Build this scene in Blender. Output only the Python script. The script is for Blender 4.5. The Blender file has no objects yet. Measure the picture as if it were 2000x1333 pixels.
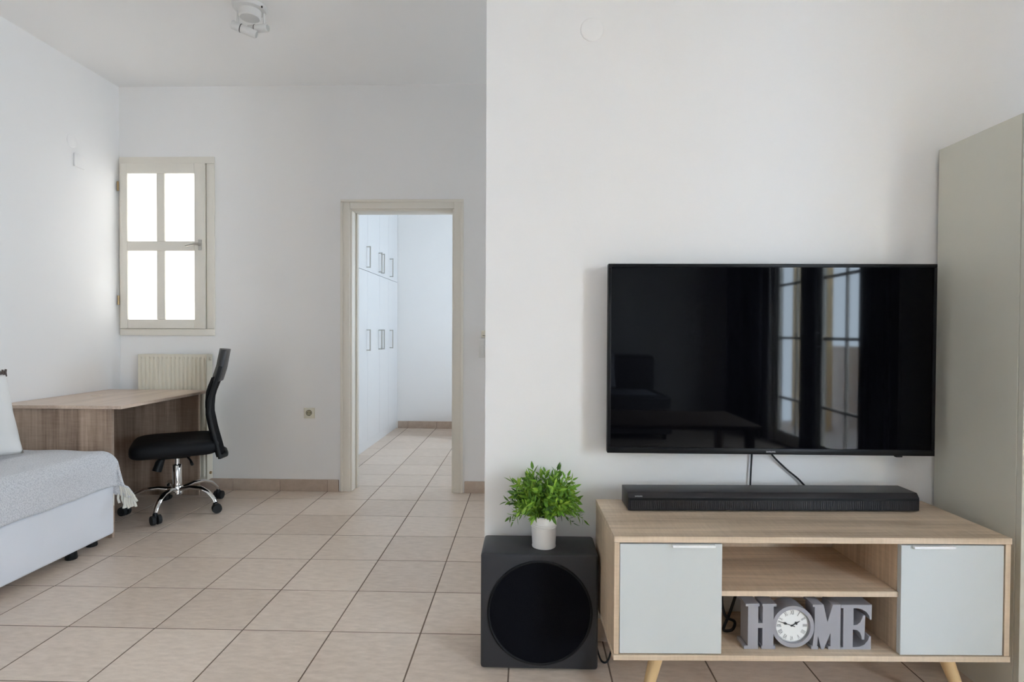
import bpy, bmesh, math, random
from mathutils import Vector, Matrix

random.seed(7)
PI = math.pi
scene = bpy.context.scene
COL = scene.collection

# ------------------------------------------------------------------ camera
CAM_H = 1.1137
cam_data = bpy.data.cameras.new('camera')
cam_data.sensor_fit = 'HORIZONTAL'
cam_data.sensor_width = 36.0
cam_data.lens = 36.0 * 1120.4 / 2000.0
cam_data.clip_start = 0.02
cam = bpy.data.objects.new('camera', cam_data)
COL.objects.link(cam)
_r = Vector((0.99959279, 0.02817072, 0.00454655))
_u = Vector((-0.00497142, 0.01503043, 0.99987468))
_w = Vector((-0.02809885, 0.99949012, -0.01516436))
cam.matrix_world = Matrix(((_r.x, _u.x, -_w.x, 0), (_r.y, _u.y, -_w.y, 0), (_r.z, _u.z, -_w.z, CAM_H), (0, 0, 0, 1)))
scene.camera = cam

# ------------------------------------------------------------------ world, daylight, exposure
SKY = 25.0
world = bpy.data.worlds.new('overcast_sky')
scene.world = world
world.use_nodes = True
bg = world.node_tree.nodes['Background']
bg.inputs[0].default_value = (0.685, 0.84, 1.0, 1)
bg.inputs[1].default_value = SKY


def portal(name, loc, rot, sx, sy):
    l = bpy.data.lights.new(name, 'AREA')
    l.shape = 'RECTANGLE'
    l.size, l.size_y = sx, sy
    l.cycles.is_portal = True
    o = bpy.data.objects.new(name, l)
    COL.objects.link(o)
    o.location = loc
    o.rotation_euler = rot
    return o


portal('balcony_daylight_portal', (2.68, -1.17, 1.04), (0, PI / 2, 0), 2.08, 1.84)
portal('bedroom_daylight_portal', (1.20, 5.40, 1.55), (0, PI / 2, 0), 0.64, 0.64)  # sky sampling for the added bedroom opening
portal('hall_daylight_portal', (2.68, 3.56, 1.50), (0, PI / 2, 0), 0.54, 0.38)  # sky sampling for the added hall opening

vs = scene.view_settings
vs.view_transform = 'Standard'
vs.look = 'None'
vs.gamma = 1.0
vs.use_curve_mapping = False
vs.exposure = 0.96
cy = scene.cycles
cy.max_bounces = 10
cy.diffuse_bounces = 8
cy.glossy_bounces = 4
cy.transparent_max_bounces = 6
cy.adaptive_threshold = 0.06
cy.use_denoising = True
cy.sample_clamp_indirect = 8.0
cy.caustics_reflective = False
cy.caustics_refractive = False

# ------------------------------------------------------------------ materials
MATS = {}


def srgb(r, g, b):
    def f(c):
        c /= 255.0
        return c / 12.92 if c <= 0.04045 else ((c + 0.055) / 1.055) ** 2.4
    return (f(r), f(g), f(b), 1.0)


def mat(name, color, rough=0.5, metal=0.0, spec=0.5, bump=0.0, bscale=200.0, var=0.0, vscale=3.0, emit=None, estr=0.0, coat=0.0, ior=None, sheen=0.0):
    if name in MATS:
        return MATS[name]
    m = bpy.data.materials.new(name)
    m.use_nodes = True
    nt = m.node_tree
    b = nt.nodes['Principled BSDF']
    b.inputs['Base Color'].default_value = color
    b.inputs['Roughness'].default_value = rough
    b.inputs['Metallic'].default_value = metal
    b.inputs['Specular IOR Level'].default_value = spec
    if ior:
        b.inputs['IOR'].default_value = ior
    if coat:
        b.inputs['Coat Weight'].default_value = coat
    if sheen:
        b.inputs['Sheen Weight'].default_value = sheen
    if emit:
        b.inputs['Emission Color'].default_value = emit
        b.inputs['Emission Strength'].default_value = estr
    tc = nt.nodes.new('ShaderNodeTexCoord')
    if bump:
        n = nt.nodes.new('ShaderNodeTexNoise')
        n.inputs['Scale'].default_value = bscale
        n.inputs['Detail'].default_value = 3
        nt.links.new(tc.outputs['Object'], n.inputs['Vector'])
        bp = nt.nodes.new('ShaderNodeBump')
        bp.inputs['Strength'].default_value = bump
        bp.inputs['Distance'].default_value = 0.002
        nt.links.new(n.outputs['Fac'], bp.inputs['Height'])
        nt.links.new(bp.outputs['Normal'], b.inputs['Normal'])
    if var:
        n2 = nt.nodes.new('ShaderNodeTexNoise')
        n2.inputs['Scale'].default_value = vscale
        n2.inputs['Detail'].default_value = 4
        nt.links.new(tc.outputs['Object'], n2.inputs['Vector'])
        mx = nt.nodes.new('ShaderNodeMix')
        mx.data_type = 'RGBA'
        mx.inputs[6].default_value = tuple(c * (1 - var) for c in color[:3]) + (1,)
        mx.inputs[7].default_value = tuple(min(1, c * (1 + var)) for c in color[:3]) + (1,)
        nt.links.new(n2.outputs['Fac'], mx.inputs[0])
        nt.links.new(mx.outputs[2], b.inputs['Base Color'])
    MATS[name] = m
    return m


def wood(name, light, dark, axis, rough=0.45, scale=1.0):
    """sawn oak: long streaks along one axis, fine cross saw marks"""
    m = bpy.data.materials.new(name)
    m.use_nodes = True
    nt = m.node_tree
    L = nt.links.new
    b = nt.nodes['Principled BSDF']
    b.inputs['Roughness'].default_value = rough
    b.inputs['Specular IOR Level'].default_value = 0.4
    tc = nt.nodes.new('ShaderNodeTexCoord')

    def noise(sc, detail, stretch, dist=0.0):
        mp = nt.nodes.new('ShaderNodeMapping')
        v = [sc, sc, sc]
        v['xyz'.index(axis)] = sc * stretch
        mp.inputs['Scale'].default_value = v
        n = nt.nodes.new('ShaderNodeTexNoise')
        n.inputs['Scale'].default_value = 1.0
        n.inputs['Detail'].default_value = detail
        n.inputs['Roughness'].default_value = 0.65
        n.inputs['Distortion'].default_value = dist
        L(tc.outputs['Object'], mp.inputs['Vector'])
        L(mp.outputs['Vector'], n.inputs['Vector'])
        return n
    broad = noise(14 * scale, 5, 0.07, 0.6)
    fine = noise(110 * scale, 3, 0.03)
    saw = noise(16 * scale, 2, 9.0)
    a = nt.nodes.new('ShaderNodeMath'); a.operation = 'MULTIPLY'; a.inputs[1].default_value = 0.60
    L(broad.outputs['Fac'], a.inputs[0])
    c = nt.nodes.new('ShaderNodeMath'); c.operation = 'MULTIPLY_ADD'; c.inputs[1].default_value = 0.28
    L(fine.outputs['Fac'], c.inputs[0]); L(a.outputs[0], c.inputs[2])
    d = nt.nodes.new('ShaderNodeMath'); d.operation = 'MULTIPLY_ADD'; d.inputs[1].default_value = 0.12
    L(saw.outputs['Fac'], d.inputs[0]); L(c.outputs[0], d.inputs[2])
    ramp = nt.nodes.new('ShaderNodeValToRGB')
    ramp.color_ramp.elements[0].position = 0.34
    ramp.color_ramp.elements[0].color = dark
    ramp.color_ramp.elements[1].position = 0.62
    ramp.color_ramp.elements[1].color = light
    L(d.outputs[0], ramp.inputs['Fac'])
    L(ramp.outputs['Color'], b.inputs['Base Color'])
    bp = nt.nodes.new('ShaderNodeBump')
    bp.inputs['Strength'].default_value = 0.15
    bp.inputs['Distance'].default_value = 0.001
    L(fine.outputs['Fac'], bp.inputs['Height'])
    L(bp.outputs['Normal'], b.inputs['Normal'])
    MATS[name] = m
    return m


def tile_mat(name, col, dark, rough=0.38):
    m = bpy.data.materials.new(name)
    m.use_nodes = True
    nt = m.node_tree
    L = nt.links.new
    b = nt.nodes['Principled BSDF']
    b.inputs['Roughness'].default_value = rough
    b.inputs['Specular IOR Level'].default_value = 0.45
    g = nt.nodes.new('ShaderNodeNewGeometry')
    mp = nt.nodes.new('ShaderNodeMapping')
    mp.inputs['Rotation'].default_value = (0, 0, 0.6)
    mp.inputs['Scale'].default_value = (1, 3.2, 1)
    L(g.outputs['Position'], mp.inputs['Vector'])
    n = nt.nodes.new('ShaderNodeTexNoise')
    n.inputs['Scale'].default_value = 16
    n.inputs['Detail'].default_value = 8
    n.inputs['Roughness'].default_value = 0.65
    L(mp.outputs['Vector'], n.inputs['Vector'])
    oi = nt.nodes.new('ShaderNodeObjectInfo')
    ad = nt.nodes.new('ShaderNodeMath'); ad.operation = 'MULTIPLY_ADD'
    ad.inputs[1].default_value = 0.22
    L(oi.outputs['Random'], ad.inputs[0]); L(n.outputs['Fac'], ad.inputs[2])
    ramp = nt.nodes.new('ShaderNodeValToRGB')
    ramp.color_ramp.elements[0].position = 0.32
    ramp.color_ramp.elements[0].color = dark
    ramp.color_ramp.elements[1].position = 0.82
    ramp.color_ramp.elements[1].color = col
    L(ad.outputs[0], ramp.inputs['Fac'])
    L(ramp.outputs['Color'], b.inputs['Base Color'])
    bp = nt.nodes.new('ShaderNodeBump')
    bp.inputs['Strength'].default_value = 0.5
    bp.inputs['Distance'].default_value = 0.003
    L(n.outputs['Fac'], bp.inputs['Height'])
    L(bp.outputs['Normal'], b.inputs['Normal'])
    MATS[name] = m
    return m


WALL = mat('white_wall_paint', (0.872, 0.858, 0.843, 1), 0.85, spec=0.25, bump=0.12, bscale=90, var=0.012, vscale=2.0)
CEIL = mat('white_ceiling_paint', (0.90, 0.89, 0.875, 1), 0.9, spec=0.2, bump=0.06, bscale=90)
CREAM = mat('cream_lacquer', (0.80, 0.755, 0.67, 1), 0.4, spec=0.4)
WARD = mat('white_wardrobe_laminate', (0.74, 0.74, 0.74, 1), 0.45, spec=0.4)
TILE = tile_mat('beige_stone_tile', (0.75, 0.625, 0.52, 1), (0.56, 0.445, 0.355, 1), 0.31)
SKIRT = tile_mat('tan_skirting_tile', (0.56, 0.455, 0.37, 1), (0.43, 0.335, 0.265, 1), 0.5)
GROUT = mat('brown_grout', (0.20, 0.145, 0.11, 1), 0.9, spec=0.2, bump=0.2, bscale=300)
OAKX = wood('light_oak_along', (0.78, 0.63, 0.475, 1), (0.40, 0.29, 0.195, 1), 'x', scale=0.8)
OAKZ = wood('light_oak_upright', (0.72, 0.565, 0.41, 1), (0.39, 0.28, 0.185, 1), 'z', scale=0.8)
OAKEDGE = wood('light_oak_edge_band', (0.68, 0.53, 0.38, 1), (0.50, 0.36, 0.24, 1), 'x')
DESKZ = wood('greyed_oak_upright_shaded', (0.48, 0.355, 0.265, 1), (0.17, 0.11, 0.075, 1), 'z', scale=0.7)  # shade on the upright panels put into the colour, darker than the top
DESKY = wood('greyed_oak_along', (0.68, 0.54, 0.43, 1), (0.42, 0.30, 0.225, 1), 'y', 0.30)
LEGW = mat('pale_beech', (0.62, 0.43, 0.22, 1), 0.4, var=0.12, vscale=20)
DOORW = mat('pale_grey_laminate', (0.58, 0.60, 0.59, 1), 0.4, spec=0.4)
WHITEMETAL = mat('white_metal', (0.82, 0.82, 0.82, 1), 0.35)
SAGE = mat('sage_grey_laminate', (0.64, 0.625, 0.545, 1), 0.42, spec=0.4)
SAGE_D = mat('sage_grey_edge', (0.60, 0.59, 0.53, 1), 0.42, spec=0.4)
TVBLACK = mat('black_bezel_plastic', (0.006, 0.006, 0.007, 1), 0.4, spec=0.2)
SCREEN = mat('television_glass', (0.002, 0.002, 0.003, 1), 0.035, spec=0.5, ior=1.21)
LOGO = mat('silver_print', (0.55, 0.55, 0.56, 1), 0.4)
SUBBODY = mat('charcoal_vinyl', (0.033, 0.033, 0.037, 1), 0.42, spec=0.35, bump=0.05, bscale=600)
GRILLE = mat('black_grille_cloth', (0.004, 0.004, 0.006, 1), 0.9, spec=0.1, bump=0.5, bscale=900)
BARMETAL = mat('black_speaker_metal', (0.020, 0.018, 0.020, 1), 0.4, spec=0.35)
BLACKPL = mat('black_plastic', (0.010, 0.010, 0.010, 1), 0.5, spec=0.25)
RUBBER = mat('black_rubber', (0.01, 0.01, 0.01, 1), 0.7)
CHROME = mat('chrome', (0.80, 0.80, 0.80, 1), 0.09, metal=1.0)
STEEL = mat('brushed_steel', (0.52, 0.50, 0.46, 1), 0.3, metal=1.0)
SEATF = mat('black_seat_fabric', (0.006, 0.006, 0.007, 1), 0.55, spec=0.2, bump=0.3, bscale=500)
MESHF = mat('black_mesh_fabric', (0.006, 0.006, 0.007, 1), 0.8, spec=0.12, bump=0.6, bscale=700)
HEADF = mat('black_headrest_leather', (0.032, 0.030, 0.030, 1), 0.38)
RADI = mat('cream_enamel', (0.72, 0.68, 0.57, 1), 0.35, spec=0.45)
BEDF = mat('pale_grey_upholstery', (0.77, 0.775, 0.81, 1), 0.9, spec=0.2, bump=0.5, bscale=700, var=0.03, vscale=5, sheen=0.2)
FRINGE = mat('cream_fringe_yarn', (0.70, 0.67, 0.60, 1), 0.9, spec=0.1, bump=0.5, bscale=500)
PILLOWM = mat('off_white_cotton', (0.74, 0.72, 0.69, 1), 0.9, spec=0.15, bump=0.35, bscale=400, var=0.03, vscale=8)
BROWNT = mat('dark_brown_yarn', (0.10, 0.075, 0.065, 1), 0.9, bump=0.5, bscale=500)
SIGN = mat('grey_painted_wood', (0.33, 0.325, 0.35, 1), 0.5, bump=0.08, bscale=200)
DIAL = mat('white_clock_paper', (0.80, 0.80, 0.78, 1), 0.5)
INK = mat('black_print', (0.02, 0.02, 0.02, 1), 0.6)
INKG = mat('grey_print', (0.16, 0.16, 0.16, 1), 0.6)
POTM = mat('white_enamel_tin', (0.80, 0.79, 0.78, 1), 0.35)
SOIL = mat('dark_green_moss', (0.012, 0.025, 0.014, 1), 0.9)
LAMPW = mat('white_lamp_metal', (0.70, 0.69, 0.67, 1), 0.35)
PLASTIC = mat('white_switch_plastic', (0.76, 0.75, 0.72, 1), 0.35)
OUTLET = mat('cream_outlet_plastic', (0.74, 0.70, 0.58, 1), 0.35)
DARKHOLE = mat('dark_hole', (0.03, 0.025, 0.02, 1), 0.6)
BRASS = mat('aged_brass', (0.42, 0.30, 0.16, 1), 0.35, metal=1.0)
FROST = mat('daylit_frosted_glass', (0.85, 0.85, 0.82, 1), 0.5, emit=(1.0, 0.985, 0.95, 1), estr=0.9)
STUCCO = mat('pinkish_stucco', (0.60, 0.53, 0.49, 1), 0.9, bump=0.3, bscale=60)
CURTAIN = mat('dark_grey_curtain', (0.045, 0.045, 0.05, 1), 0.9, bump=0.3, bscale=400)
SOFAF = mat('dark_grey_sofa_fabric', (0.16, 0.155, 0.16, 1), 0.95, spec=0.1, bump=0.4, bscale=500)
THROWF = mat('bluish_white_throw_fabric', (0.62, 0.63, 0.70, 1), 0.95, spec=0.1, bump=0.4, bscale=300)
LEAFM = None


def leaf_mat():
    m = bpy.data.materials.new('green_leaf')
    m.use_nodes = True
    nt = m.node_tree
    L = nt.links.new
    b = nt.nodes['Principled BSDF']
    b.inputs['Roughness'].default_value = 0.45
    b.inputs['Specular IOR Level'].default_value = 0.35
    g = nt.nodes.new('ShaderNodeNewGeometry')
    oi = nt.nodes.new('ShaderNodeObjectInfo')
    ad = nt.nodes.new('ShaderNodeMath'); ad.operation = 'MULTIPLY_ADD'; ad.inputs[1].default_value = 0.55
    mu = nt.nodes.new('ShaderNodeMath'); mu.operation = 'MULTIPLY'; mu.inputs[1].default_value = 0.45
    L(g.outputs['Random Per Island'], mu.inputs[0])
    L(oi.outputs['Random'], ad.inputs[0]); L(mu.outputs[0], ad.inputs[2])
    r = nt.nodes.new('ShaderNodeValToRGB')
    r.color_ramp.elements[0].color = (0.035, 0.085, 0.03, 1)
    r.color_ramp.elements[1].color = (0.40, 0.56, 0.07, 1)
    e = r.color_ramp.elements.new(0.45); e.color = (0.17, 0.36, 0.035, 1)
    L(ad.outputs[0], r.inputs['Fac'])
    L(r.outputs['Color'], b.inputs['Base Color'])
    tr = nt.nodes.new('ShaderNodeBsdfTranslucent')
    L(r.outputs['Color'], tr.inputs['Color'])
    mx = nt.nodes.new('ShaderNodeMixShader'); mx.inputs[0].default_value = 0.3
    L(b.outputs[0], mx.inputs[1]); L(tr.outputs[0], mx.inputs[2])
    L(mx.outputs[0], nt.nodes['Material Output'].inputs['Surface'])
    return m


LEAFM = leaf_mat()


def blanket_mat():
    m = bpy.data.materials.new('heather_grey_weave')
    m.use_nodes = True
    nt = m.node_tree
    L = nt.links.new
    b = nt.nodes['Principled BSDF']
    b.inputs['Roughness'].default_value = 0.95
    b.inputs['Specular IOR Level'].default_value = 0.15
    b.inputs['Sheen Weight'].default_value = 0.2
    tc = nt.nodes.new('ShaderNodeTexCoord')
    mp = nt.nodes.new('ShaderNodeMapping')
    mp.inputs['Scale'].default_value = (150, 230, 150)
    L(tc.outputs['Object'], mp.inputs['Vector'])
    v = nt.nodes.new('ShaderNodeTexVoronoi')
    v.inputs['Scale'].default_value = 1.0
    L(mp.outputs['Vector'], v.inputs['Vector'])
    r = nt.nodes.new('ShaderNodeValToRGB')
    r.color_ramp.elements[0].color = (0.76, 0.755, 0.765, 1)
    r.color_ramp.elements[0].position = 0.1
    r.color_ramp.elements[1].color = (0.54, 0.54, 0.56, 1)
    r.color_ramp.elements[1].position = 0.75
    L(v.outputs['Distance'], r.inputs['Fac'])
    L(r.outputs['Color'], b.inputs['Base Color'])
    bp = nt.nodes.new('ShaderNodeBump')
    bp.inputs['Strength'].default_value = 0.5
    bp.inputs['Distance'].default_value = 0.003
    bp.invert = True
    L(v.outputs['Distance'], bp.inputs['Height'])
    L(bp.outputs['Normal'], b.inputs['Normal'])
    return m


BLANKET = blanket_mat()


# ------------------------------------------------------------------ mesh helpers
class MB:
    def __init__(self):
        self.v = []
        self.f = []

    def add(self, vs_, fs_):
        o = len(self.v)
        self.v += [tuple(p) for p in vs_]
        self.f += [tuple(i + o for i in f) for f in fs_]
        return self

    def box(self, x0, x1, y0, y1, z0, z1):
        return self.add([(x0, y0, z0), (x1, y0, z0), (x1, y1, z0), (x0, y1, z0), (x0, y0, z1), (x1, y0, z1), (x1, y1, z1), (x0, y1, z1)],
                        [(0, 3, 2, 1), (4, 5, 6, 7), (0, 1, 5, 4), (1, 2, 6, 5), (2, 3, 7, 6), (3, 0, 4, 7)])

    def tube(self, path, rad, n=10, cap=True, flat=1.0):
        """round tube along a list of points; rad is a number or a list"""
        pts = [Vector(p) for p in path]
        if not isinstance(rad, (list, tuple)):
            rad = [rad] * len(pts)
        rings = []
        prev = None
        for i, p in enumerate(pts):
            d = (pts[min(i + 1, len(pts) - 1)] - pts[max(i - 1, 0)]).normalized()
            a = prev if prev is not None else (Vector((0, 0, 1)) if abs(d.z) < 0.9 else Vector((1, 0, 0)))
            s = d.cross(a).normalized()
            t = s.cross(d).normalized()
            prev = t
            rings.append([p + (s * math.cos(2 * PI * k / n) + t * math.sin(2 * PI * k / n) * flat) * rad[i] for k in range(n)])
        vs_ = [q for r in rings for q in r]
        fs_ = []
        for i in range(len(pts) - 1):
            for k in range(n):
                a, b = i * n + k, i * n + (k + 1) % n
                fs_.append((a, a + n, b + n, b))
        if cap:
            fs_.append(tuple(range(n)))
            fs_.append(tuple(reversed(range((len(pts) - 1) * n, len(pts) * n))))
        return self.add(vs_, fs_)

    def lathe(self, prof, n=32, c=(0, 0, 0), axis='z', cap=True):
        """prof: list of (r, h) round the axis through c"""
        vs_, fs_ = [], []
        for (r, h) in prof:
            for k in range(n):
                a = 2 * PI * k / n
                x, y = r * math.cos(a), r * math.sin(a)
                if axis == 'z':
                    q = (x, y, h)
                elif axis == 'y':
                    q = (x, h, -y)
                else:
                    q = (h, x, y)
                vs_.append((c[0] + q[0], c[1] + q[1], c[2] + q[2]))
        for i in range(len(prof) - 1):
            for k in range(n):
                a, b = i * n + k, i * n + (k + 1) % n
                fs_.append((a, b, b + n, a + n))
        if cap:
            fs_.append(tuple(reversed(range(n))))
            fs_.append(tuple(range((len(prof) - 1) * n, len(prof) * n)))
        return self.add(vs_, fs_)

    def prism(self, poly, y0, y1):
        """polygon in (x, z), counter-clockwise seen from -y, pushed from y0 to y1"""
        n = len(poly)
        vs_ = [(x, y0, z) for x, z in poly] + [(x, y1, z) for x, z in poly]
        fs_ = [tuple(range(n)), tuple(reversed(range(n, 2 * n)))]
        for i in range(n):
            j = (i + 1) % n
            fs_.append((i, i + n, j + n, j))
        return self.add(vs_, fs_)

    def grid(self, fn, nu, nv):
        vs_ = [fn(i / nu, j / nv) for i in range(nu + 1) for j in range(nv + 1)]
        fs_ = []
        for i in range(nu):
            for j in range(nv):
                a = i * (nv + 1) + j
                fs_.append((a, a + nv + 1, a + nv + 2, a + 1))
        return self.add(vs_, fs_)

    def mesh(self, name, bevel=0.0, seg=2, smooth=False, angle=0.6):
        me = bpy.data.meshes.new(name)
        me.from_pydata(self.v, [], self.f)
        bm = bmesh.new()
        bm.from_mesh(me)
        bmesh.ops.recalc_face_normals(bm, faces=bm.faces)
        if bevel:
            es = [e for e in bm.edges if len(e.link_faces) == 2 and e.calc_face_angle(0) > angle]
            bmesh.ops.bevel(bm, geom=es, offset=bevel, segments=seg, profile=0.5, affect='EDGES', clamp_overlap=True)
        if smooth or bevel:
            for f in bm.faces:
                f.smooth = True
            for e in bm.edges:
                if len(e.link_faces) == 2 and e.calc_face_angle(0) > 0.7:
                    e.smooth = False
        bm.to_mesh(me)
        bm.free()
        return me

    def build(self, name, m, parent=None, **k):
        return link(name, self.mesh(name, **k), m, parent)


def link(name, me, m, parent=None):
    if m is not None and not me.materials:
        me.materials.append(m)
    o = bpy.data.objects.new(name, me)
    COL.objects.link(o)
    if parent is not None:
        o.parent = parent
    return o


def box(name, m, parent, x0, x1, y0, y1, z0, z1, bevel=0.0, seg=2):
    return MB().box(x0, x1, y0, y1, z0, z1).build(name, m, parent, bevel=bevel, seg=seg)


def tag(o, label, cat, group=None):
    o['label'] = label
    o['category'] = cat
    if group:
        o['group'] = group
    return o


def thing(name, label, cat, loc=(0, 0, 0), rz=0.0, group=None):
    o = bpy.data.objects.new(name, None)
    o.empty_display_size = 0.1
    COL.objects.link(o)
    o.location = loc
    o.rotation_euler = (0, 0, rz)
    if cat:
        tag(o, label, cat, group)
    return o


def structure(o, label=None):
    o['kind'] = 'structure'
    if label:
        o['label'] = label
    return o


def copy_part(o, parent, name=None):
    c = o.copy()
    COL.objects.link(c)
    c.parent = parent
    return c


def text_mesh(s, height, name='lettering', width=None, depth=0.0006):
    cu = bpy.data.curves.new(name, 'FONT')
    cu.body = s
    cu.size = 1.0
    cu.align_x = 'CENTER'
    cu.extrude = 0.0
    o = bpy.data.objects.new(name, cu)
    COL.objects.link(o)
    dg = bpy.context.evaluated_depsgraph_get()
    me = bpy.data.meshes.new_from_object(o.evaluated_get(dg))
    bpy.data.objects.remove(o)
    bpy.data.curves.remove(cu)
    xs = [v.co.x for v in me.vertices]
    ys = [v.co.y for v in me.vertices]
    cx, cy_ = (min(xs) + max(xs)) / 2, (min(ys) + max(ys)) / 2
    sc = height / (max(ys) - min(ys))
    sx = sc if width is None else width / (max(xs) - min(xs))
    for v in me.vertices:      # upright, facing -y
        v.co = ((v.co.x - cx) * sx, 0.0, (v.co.y - cy_) * sc)
    bm = bmesh.new(); bm.from_mesh(me)
    r = bmesh.ops.extrude_face_region(bm, geom=bm.faces[:])
    for e in r['geom']:
        if isinstance(e, bmesh.types.BMVert):
            e.co.y -= depth
    bmesh.ops.recalc_face_normals(bm, faces=bm.faces)
    bm.to_mesh(me); bm.free()
    me.materials.clear()
    return me


# ------------------------------------------------------------------ the room shell
BW = 3.945          # back wall face
BW2 = 4.075         # its bedroom face
TW = 2.066          # television wall face
LX = -2.86          # left wall face
RX = 2.50           # right wall face (balcony door)
RY = -3.20          # rear wall face
CH = 2.812          # ceiling
BBY = 6.583         # bedroom far wall
BRX = 1.05          # bedroom right wall face
T = 0.333
TX0, TY0 = -1.724, 2.093

# window and door openings in the back wall
WX0, WX1, WZ0, WZ1 = -2.832, -2.235, 1.125, 2.278
DX0, DX1, DZ1 = -1.245, -0.500, 1.972

floor = structure(box('floor', GROUT, None, LX - 0.2, RX + 0.14, RY - 0.14, BBY + 0.14, -0.12, -0.0013), 'brown grouted bed under the beige floor tiles')
structure(box('ceiling', CEIL, None, LX - 0.2, RX + 0.14, RY - 0.14, BBY + 0.14, CH, CH + 0.12), 'plain white painted ceiling')
structure(box('wall_left', WALL, None, LX - 0.14, LX, RY - 0.14, BW2, 0.0, CH), 'white painted left wall beside the daybed')
structure(MB()
          .box(LX, WX0, BW, BW2, 0, CH).box(WX0, WX1, BW, BW2, 0, WZ0).box(WX0, WX1, BW, BW2, WZ1, CH)
          .box(WX1, DX0, BW, BW2, 0, CH).box(DX0, DX1, BW, BW2, DZ1, CH).box(DX1, RX, BW, BW2, 0, CH)
          .build('wall_back', WALL), 'white painted back wall with small window and doorway')
structure(box('wall_partition', WALL, None, -0.155, RX, TW, TW + 0.16, 0, CH, bevel=0.004), 'white partition wall that carries the television')
OY0, OY1, OZ = -2.08, -0.26, 2.06
structure(MB()
          .box(RX, RX + 0.14, RY - 0.14, OY0, 0, CH).box(RX, RX + 0.14, OY0, OY1, OZ, CH).box(RX, RX + 0.14, OY1, 3.38, 0, CH).box(RX, RX + 0.14, 3.74, BW2, 0, CH)
          .box(RX, RX + 0.14, 3.38, 3.74, 0, 1.24).box(RX, RX + 0.14, 3.38, 3.74, 1.76, CH)  # hall opening, added to admit daylight
          .build('wall_right', WALL), 'white wall with the balcony door')
structure(box('wall_rear', WALL, None, LX, RX, RY - 0.14, RY, 0, CH), 'white wall behind the sofa')
# bedroom
BLX = -2.16
structure(box('wall_bedroom_left', WALL, None, BLX - 0.1, BLX, BW2, BBY, 0, CH), 'white bedroom wall behind the wardrobe')
structure(box('wall_bedroom_back', WALL, None, BLX - 0.1, BRX + 0.14, BBY, BBY + 0.14, 0, CH), 'white far wall of the bedroom')
structure(MB()
          .box(BRX, BRX + 0.14, BW2, 5.09, 0, CH).box(BRX, BRX + 0.14, 5.71, BBY, 0, CH)
          .box(BRX, BRX + 0.14, 5.09, 5.71, 0, 1.24).box(BRX, BRX + 0.14, 5.09, 5.71, 1.86, CH)
          .build('wall_bedroom_right', WALL), 'white bedroom wall with the added window opening')

# ---- floor tiles: the ones in view are pieces of the floor, the rest one field
GAP = 0.0026
_tile_cache = {}


def tile_piece(x0, x1, y0, y1):
    key = (round(x1 - x0, 4), round(y1 - y0, 4))
    if key not in _tile_cache:
        w, d = (x1 - x0) / 2 - GAP, (y1 - y0) / 2 - GAP
        _tile_cache[key] = MB().box(-w, w, -d, d, -0.008, 0.0).mesh('tile', bevel=0.0010, seg=1)
        _tile_cache[key].materials.append(TILE)
    o = bpy.data.objects.new('tile', _tile_cache[key])
    COL.objects.link(o)
    o.parent = floor
    o.location = ((x0 + x1) / 2, (y0 + y1) / 2, random.uniform(-0.0004, 0.0))
    return o


rest = MB()
seen_n = 0
for i in range(-5, 13):
    for j in range(-17, 14):
        x0, x1 = TX0 + i * T, TX0 + (i + 1) * T
        y0, y1 = TY0 + j * T, TY0 + (j + 1) * T
        x0, x1 = max(x0, LX), min(x1, RX)
        y0, y1 = max(y0, RY), min(y1, BBY)
        if x1 - x0 < 0.02 or y1 - y0 < 0.02:
            continue
        main = -1 <= j <= 5 and x0 < 1.60 and not (x0 > -0.2 and y0 > 2.1)
        bed = j >= 6 and -1.75 < x0 < -0.42
        if main or bed:
            tile_piece(x0, x1, y0, y1)
            seen_n += 1
        else:
            rest.box(x0 + GAP, x1 - GAP, y0 + GAP, y1 - GAP, -0.008, -0.0002)
tf = rest.build('tile_field', TILE, floor)
tf['kind'] = 'stuff'


# ---- tile skirting: each board a piece of its baseboard
def baseboard(name, along, a0, a1, face, sgn, phase, h=0.082, t=0.009, label=''):
    e = structure(thing(name, None, None), label)
    cuts = [a0]
    k = math.ceil((a0 - phase) / T)
    while phase + k * T < a1:
        if phase + k * T - a0 > 0.02:
            cuts.append(phase + k * T)
        k += 1
    cuts.append(a1)
    box('grout', GROUT, e, *((a0, a1, min(face, face + sgn * 0.004), max(face, face + sgn * 0.004)) if along == 'x'
                             else (min(face, face + sgn * 0.004), max(face, face + sgn * 0.004), a0, a1)), 0.0, h - 0.003)
    for c0, c1 in zip(cuts, cuts[1:]):
        lo, hi = min(face, face + sgn * t), max(face, face + sgn * t)
        if along == 'x':
            box('skirting_tile', SKIRT, e, c0 + 0.0012, c1 - 0.0012, lo, hi, 0.0005, h, bevel=0.0015, seg=1)
        else:
            box('skirting_tile', SKIRT, e, lo, hi, c0 + 0.0012, c1 - 0.0012, 0.0005, h, bevel=0.0015, seg=1)
    return e


baseboard('baseboard_back', 'x', LX + 0.01, -1.312, BW, -1, TX0, label='tan tile skirting left of the doorway')
baseboard('baseboard_back_right', 'x', -0.435, 0.9, BW, -1, TX0 + 0.13, label='tan tile skirting between doorway and partition')
baseboard('baseboard_partition', 'x', -0.153, RX - 0.01, TW, -1, TX0 + 0.05, label='tan tile skirting under the television wall')
baseboard('baseboard_left', 'y', RY + 0.01, BW - 0.01, LX, 1, TY0, label='tan tile skirting behind the daybed')
baseboard('baseboard_bedroom', 'x', -1.50, BRX - 0.01, BBY, -1, -1.385, label='tan tile skirting at the far bedroom wall')
baseboard('baseboard_rear', 'x', LX + 0.01, RX - 0.01, RY, 1, TX0, label='tan tile skirting behind the sofa')

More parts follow.
